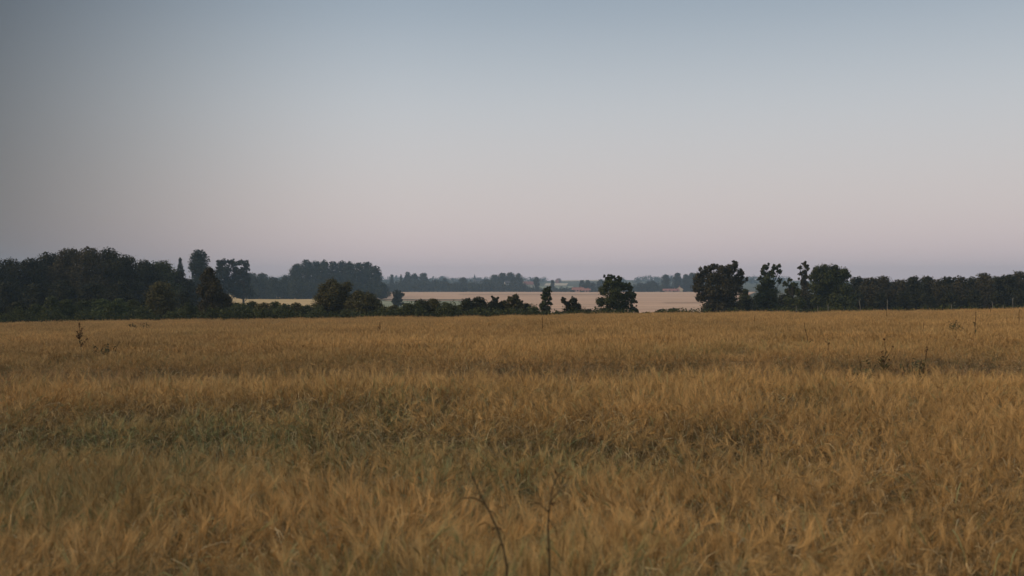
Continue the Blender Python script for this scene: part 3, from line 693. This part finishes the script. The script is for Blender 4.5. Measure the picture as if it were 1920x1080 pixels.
gt.interface.new_socket('Geometry', in_out='INPUT', socket_type='NodeSocketGeometry'); gt.interface.new_socket('Geometry', in_out='OUTPUT', socket_type='NodeSocketGeometry')
gi = gt.nodes.new('NodeGroupInput'); go = gt.nodes.new('NodeGroupOutput')
ci = gt.nodes.new('GeometryNodeCollectionInfo'); ci.inputs['Collection'].default_value = protos
ci.inputs['Separate Children'].default_value = True; ci.inputs['Reset Children'].default_value = True
iop = gt.nodes.new('GeometryNodeInstanceOnPoints'); iop.inputs['Pick Instance'].default_value = True
def attr(nm, ty):
    n = gt.nodes.new('GeometryNodeInputNamedAttribute'); n.data_type = ty; n.inputs['Name'].default_value = nm; return n.outputs['Attribute']
gt.links.new(gi.outputs[0], iop.inputs['Points']); gt.links.new(ci.outputs[0], iop.inputs['Instance'])
gt.links.new(attr('variant', 'INT'), iop.inputs['Instance Index'])
e2r = gt.nodes.new('FunctionNodeEulerToRotation'); gt.links.new(attr('rot', 'FLOAT_VECTOR'), e2r.inputs[0]); gt.links.new(e2r.outputs[0], iop.inputs['Rotation'])
gt.links.new(attr('scl', 'FLOAT_VECTOR'), iop.inputs['Scale'])
gt.links.new(iop.outputs[0], go.inputs[0])
md = crop.modifiers.new('scatter', 'NODES'); md.node_group = gt
# bare soil under the crop
tag(grid_sheet('field_soil', np.linspace(-95, 95, 96), np.linspace(-30, FIELD_END, 141), .012, M_soil), kind='structure')

# ------------------------------------------------------------------ weeds standing in the crop
def row_dist(px, py):
    """distance at which the top of the crop is seen in that pixel"""
    D = np.linspace(3.5, 109, 1200); x = xat(px, D)
    p = 540 - (ground_z(x, D) + .80 - CAM_Z) / D * F
    k = np.nonzero(p <= py)[0]
    return float(D[k[0]]) if len(k) else 105.
def weed(name, px, py_base, py_top, label, style, lean=0.0, seed=0, D=None, group=None):
    g = np.random.default_rng(900 + seed)
    D = D or row_dist(px, py_base)
    x = xat(px, D); z = gz(x, D); H = CAM_Z + (540 - py_top) * D / F - z
    r = empty(name, (x, D, z)); tag(r, label, 'weed', group)
    m = MB()
    w0 = max(.005, .00030 * D) if style != 'stalk' else max(.007, .00036 * D)
    P = [Vector((lean * H * (t ** 1.4) + g.normal(0, .008) * H, g.normal(0, .01) * H, H * t)) for t in np.linspace(0, 1, 7)]; P[0] = Vector((0, 0, -.1))
    m.tube(P, [w0 * (1.3 - .8 * i / 6) for i in range(7)], 6)
    L = MB(); Sd = MB()
    def seeds(c, n, rr, ln):
        for _ in range(n):
            d = Vector(g.normal(size=3)).normalized()
            Sd.leaf(Vector(c) + Vector(g.normal(size=3)) * rr * .4, d * ln * .75, d.orthogonal(), ln * .22)
    if style == 'dock':        # branched stem with rusty seed clusters
        for i in range(9):
            t = g.uniform(.45, .97); k = min(5, int(t * 6)); p = P[k].lerp(P[k + 1], t * 6 - k)
            a = g.uniform(0, 2 * pi); ln = H * g.uniform(.10, .26) * (1.15 - t)* 1.6
            e = p + Vector((cos(a) * ln * .7, sin(a) * ln * .7, ln * .9)); m.tube([p, p.lerp(e, .5) + Vector((cos(a), sin(a), 0)) * ln * .1, e], [w0 * .6, w0 * .5, w0 * .3], 5)
            for q in (.35, .6, .85, 1.): seeds(p.lerp(e, q), 9, .016 * H, .028 * H)
        for q in np.linspace(.6, 1, 6):
            k = min(5, int(q * 6)); seeds(P[k].lerp(P[k + 1], q * 6 - k), 10, .018 * H, .03 * H)
        nl = 8
    elif style == 'thistle':
        for i in range(5):
            t = g.uniform(.55, .9); k = int(t * 6); p = P[k]; a = g.uniform(0, 2 * pi); ln = H * g.uniform(.12, .24)
            e = p + Vector((cos(a) * ln * .55, sin(a) * ln * .55, ln)); m.tube([p, e], [w0 * .6, w0 * .4], 5); seeds(e, 14, .012 * H, .03 * H)
        seeds(P[-1], 16, .014 * H, .03 * H); nl = 38
    elif style == 'bush':
        for i in range(14):
            a = g.uniform(0, 2 * pi); e = Vector((cos(a) * H * .28 * g.uniform(.3, 1), sin(a) * H * .28, H * g.uniform(.7, .98))); m.tube([P[0], e * .55 + Vector((0, 0, .05)), e], [w0, w0 * .7, w0 * .3], 5)
            for _ in range(14):
                q = g.uniform(.5, 1); d = Vector(g.normal(size=3)).normalized(); L.leaf(e * q, d * .08 * H, d.orthogonal(), .018 * H)
        nl = 10
    else:                      # plain dry stalk with a thin seed spike
        for q in np.linspace(.72, 1, 9):
            k = min(5, int(q * 6)); seeds(P[k].lerp(P[k + 1], q * 6 - k), 8, .009 * H, .02 * H)
        nl = 4
    for i in range(nl):
        t = g.uniform(.08, .75); k = min(5, int(t * 6)); p = P[k].lerp(P[k + 1], t * 6 - k); a = g.uniform(0, 2 * pi); ln = H * g.uniform(.10, .20) * (1.2 - t * .8)
        L.leaf(p, (cos(a) * ln * .8, sin(a) * ln * .8, ln * g.uniform(.3, 1.2)), (-sin(a), cos(a), g.uniform(-.3, .3)), ln * .12)
    m.build('stem', M_weedstem, r, True)
    if L.v: tag(L.build('leaves', M_weedleaf, r), kind='stuff')
    if Sd.v: tag(Sd.build('seed_head', M_seed, r), kind='stuff')
    return r
weed('dock_plant', 151, 656, 606, 'tall dark branched weed at the far left of the field', 'dock', -.02, 1)
weed('leafy_weed', 203, 662, 640, 'low dark leafy weed patch right of the tall left weed', 'bush', .3, 2)
weed('leafy_weed', 186, 661, 645, 'small dark weed between the tall left weed and the leafy patch', 'bush', -.2, 3)
weed('leafy_weed', 248, 617, 605, 'small grey-green weed at the far field edge on the left', 'bush', 0, 4)
weed('leafy_weed', 272, 617, 603, 'darker weed beside the grey-green one at the left field edge', 'bush', .1, 5)
weed('dock_plant', 712, 626, 605, 'small dark weed alone in the far middle of the field', 'dock', 0, 6)
weed('dry_stalk', 1017, 622, 594, 'thin weed stalk in the far field below the slim tree', 'stalk', 0, 7)
weed('dry_stalk', 1257, 608, 594, 'short dark stalk in the far field right of the middle', 'stalk', 0, 8)
weed('dry_stalk', 1414, 609, 592, 'short dark stalk in the far field below the forked tree', 'stalk', .03, 9)
weed('dry_stalk', 1520, 640, 604, 'leaning dark stalk with bent tip on the right of the field', 'stalk', -.16, 10)
weed('dock_plant', 1555, 656, 636, 'small dark weed above the tangled straw band', 'dock', -.05, 11)
weed('dry_stalk', 1612, 652, 632, 'short reddish stalk above the tangled straw band', 'stalk', -.08, 12)
weed('thistle_plant', 1661, 700, 636, 'tall dark thistle in the tangled straw band, left of the two', 'thistle', -.02, 13)
weed('thistle_plant', 1722, 702, 656, 'bushy dark thistle leaning right in the tangled straw band', 'thistle', .16, 14)
weed('leafy_weed', 1708, 700, 668, 'low leafy weed at the foot of the leaning thistle', 'bush', -.2, 15)
weed('leafy_weed', 1620, 700, 668, 'faint low weed left of the tall thistle', 'bush', -.1, 16)
weed('dry_stalk', 1730, 626, 606, 'short green stalk left of the round leafy weed', 'stalk', .03, 17)
weed('leafy_weed', 1795, 624, 601, 'round leafy weed on the right side of the far field', 'bush', 0, 18)
weed('dry_stalk', 1775, 632, 615, 'short leaning stalk below the round leafy weed', 'stalk', -.12, 19)
weed('dry_stalk', 1828, 634, 586, 'tall straight dark stalk standing above the crop on the right', 'stalk', .02, 20)
weed('dry_stalk', 1911, 612, 581, 'dark stalk close to the right edge of the picture', 'stalk', 0, 21)
weed('dry_stalk', 1663, 596, 580, 'tiny stalk at the field edge below the right wood', 'stalk', 0, 22)
weed('dry_stalk', 1858, 592, 577, 'tiny stalk near the field edge right of the tall stalk', 'stalk', 0, 23)
# dark stems in the near crop
def near_stem(name, D, line, w, label, twigs, seed):
    g = np.random.default_rng(seed)
    bx, by = line[-1]; x0 = xat(bx, D); z0 = gz(x0, D)
    r = empty(name, (x0, D, z0)); tag(r, label, 'weed')
    P = [at_px(px, py, D - .25 * i / len(line)) - Vector((x0, D, z0)) for i, (px, py) in enumerate(line)]
    P.append(Vector((P[-1].x * .6, 0.05, -.08)))
    m = MB(); m.tube(P, [w * (.35 + .65 * i / (len(P) - 1)) for i in range(len(P))], 7); m.build('stem', M_weedstem, r, True)
    tw = MB()
    for tl in twigs:
        Q = [at_px(px, py, D - .15 + g.uniform(-.05, .05)) - Vector((x0, D, z0)) for px, py in tl]
        tw.tube(Q, [w * (.6 - .4 * i / (len(Q) - 1)) for i in range(len(Q))], 6)
    tw.build('twig', M_weedstem, r, True)
    L = MB()
    for i in range(9):
        k = g.integers(1, len(P) - 1); d = Vector(g.normal(size=3)).normalized() * .035; L.leaf(P[k] + d * .1, d, d.orthogonal(), .005)
    tag(L.build('leaves', M_seed, r), kind='stuff')
near_stem('dry_weed', 4.5, [(868, 852), (884, 890), (900, 925), (916, 958), (932, 990), (944, 1030), (950, 1062)], .0065, 'dark leaning weed stem crossing the front middle of the crop', [[(910, 945), (890, 934), (866, 934), (850, 950)], [(914, 955), (926, 962), (932, 972)], [(938, 1020), (930, 1040), (926, 1050)]], 31)
near_stem('dry_weed', 4.7, [(1060, 880), (1046, 892), (1036, 915), (1030, 945), (1027, 985), (1030, 1040)], .006, 'dark upright branched weed right of the leaning front stem', [[(1030, 945), (1044, 925), (1056, 910)], [(1028, 960), (1012, 945), (996, 940)], [(1027, 970), (1040, 990), (1046, 1010)]], 32)

# ------------------------------------------------------------------ pale stakes in front of the right wood
for i, (px, top) in enumerate([(1493, 573), (1533, 574), (1553, 570), (1613, 560), (1664, 561), (1785, 570), (1860, 565), (1881, 572), (1900, 557)]):
    D = 113.0; x = xat(px, D); z = gz(x, D); H = CAM_Z + (540 - top) * D / F - z
    g = np.random.default_rng(i); r = empty('wooden_stake', (x, D, z))
    tag(r, 'thin pale stake before the right hand trees, %s from the left' % ORD[i], 'stake', 'pale stakes along the far field edge')
    m = MB(); m.tube([(0, 0, -.3), (g.normal(0, .02), 0, H * .5), (g.normal(0, .05), 0, H * .93)], [.035, .032, .03], 6); m.build('post', M_palewood, r, True)
    m = MB(); m.tube([(0, 0, H * .93), (0, 0, H)], [.03, .01], 6); m.build('tip', M_palewood, r)

# ------------------------------------------------------------------ haze in the air
m = MB(); m.box(-2700, 2700, -500, 2900, -16, 62)
hz = m.build('haze', None); tag(hz, kind='stuff', label='thin blue evening haze over the whole valley', cat='haze')
hm = bpy.data.materials.new('haze_air'); hm.use_nodes = True
ht = hm.node_tree; ht.nodes.clear()
ho = N(ht, 'ShaderNodeOutputMaterial'); pv = N(ht, 'ShaderNodeVolumePrincipled')
pv.inputs['Color'].default_value = (.54, .76, 1.0, 1); pv.inputs['Density'].default_value = .00030; pv.inputs['Anisotropy'].default_value = 0.0
ht.links.new(pv.outputs[0], ho.inputs['Volume']); hz.data.materials.append(hm)
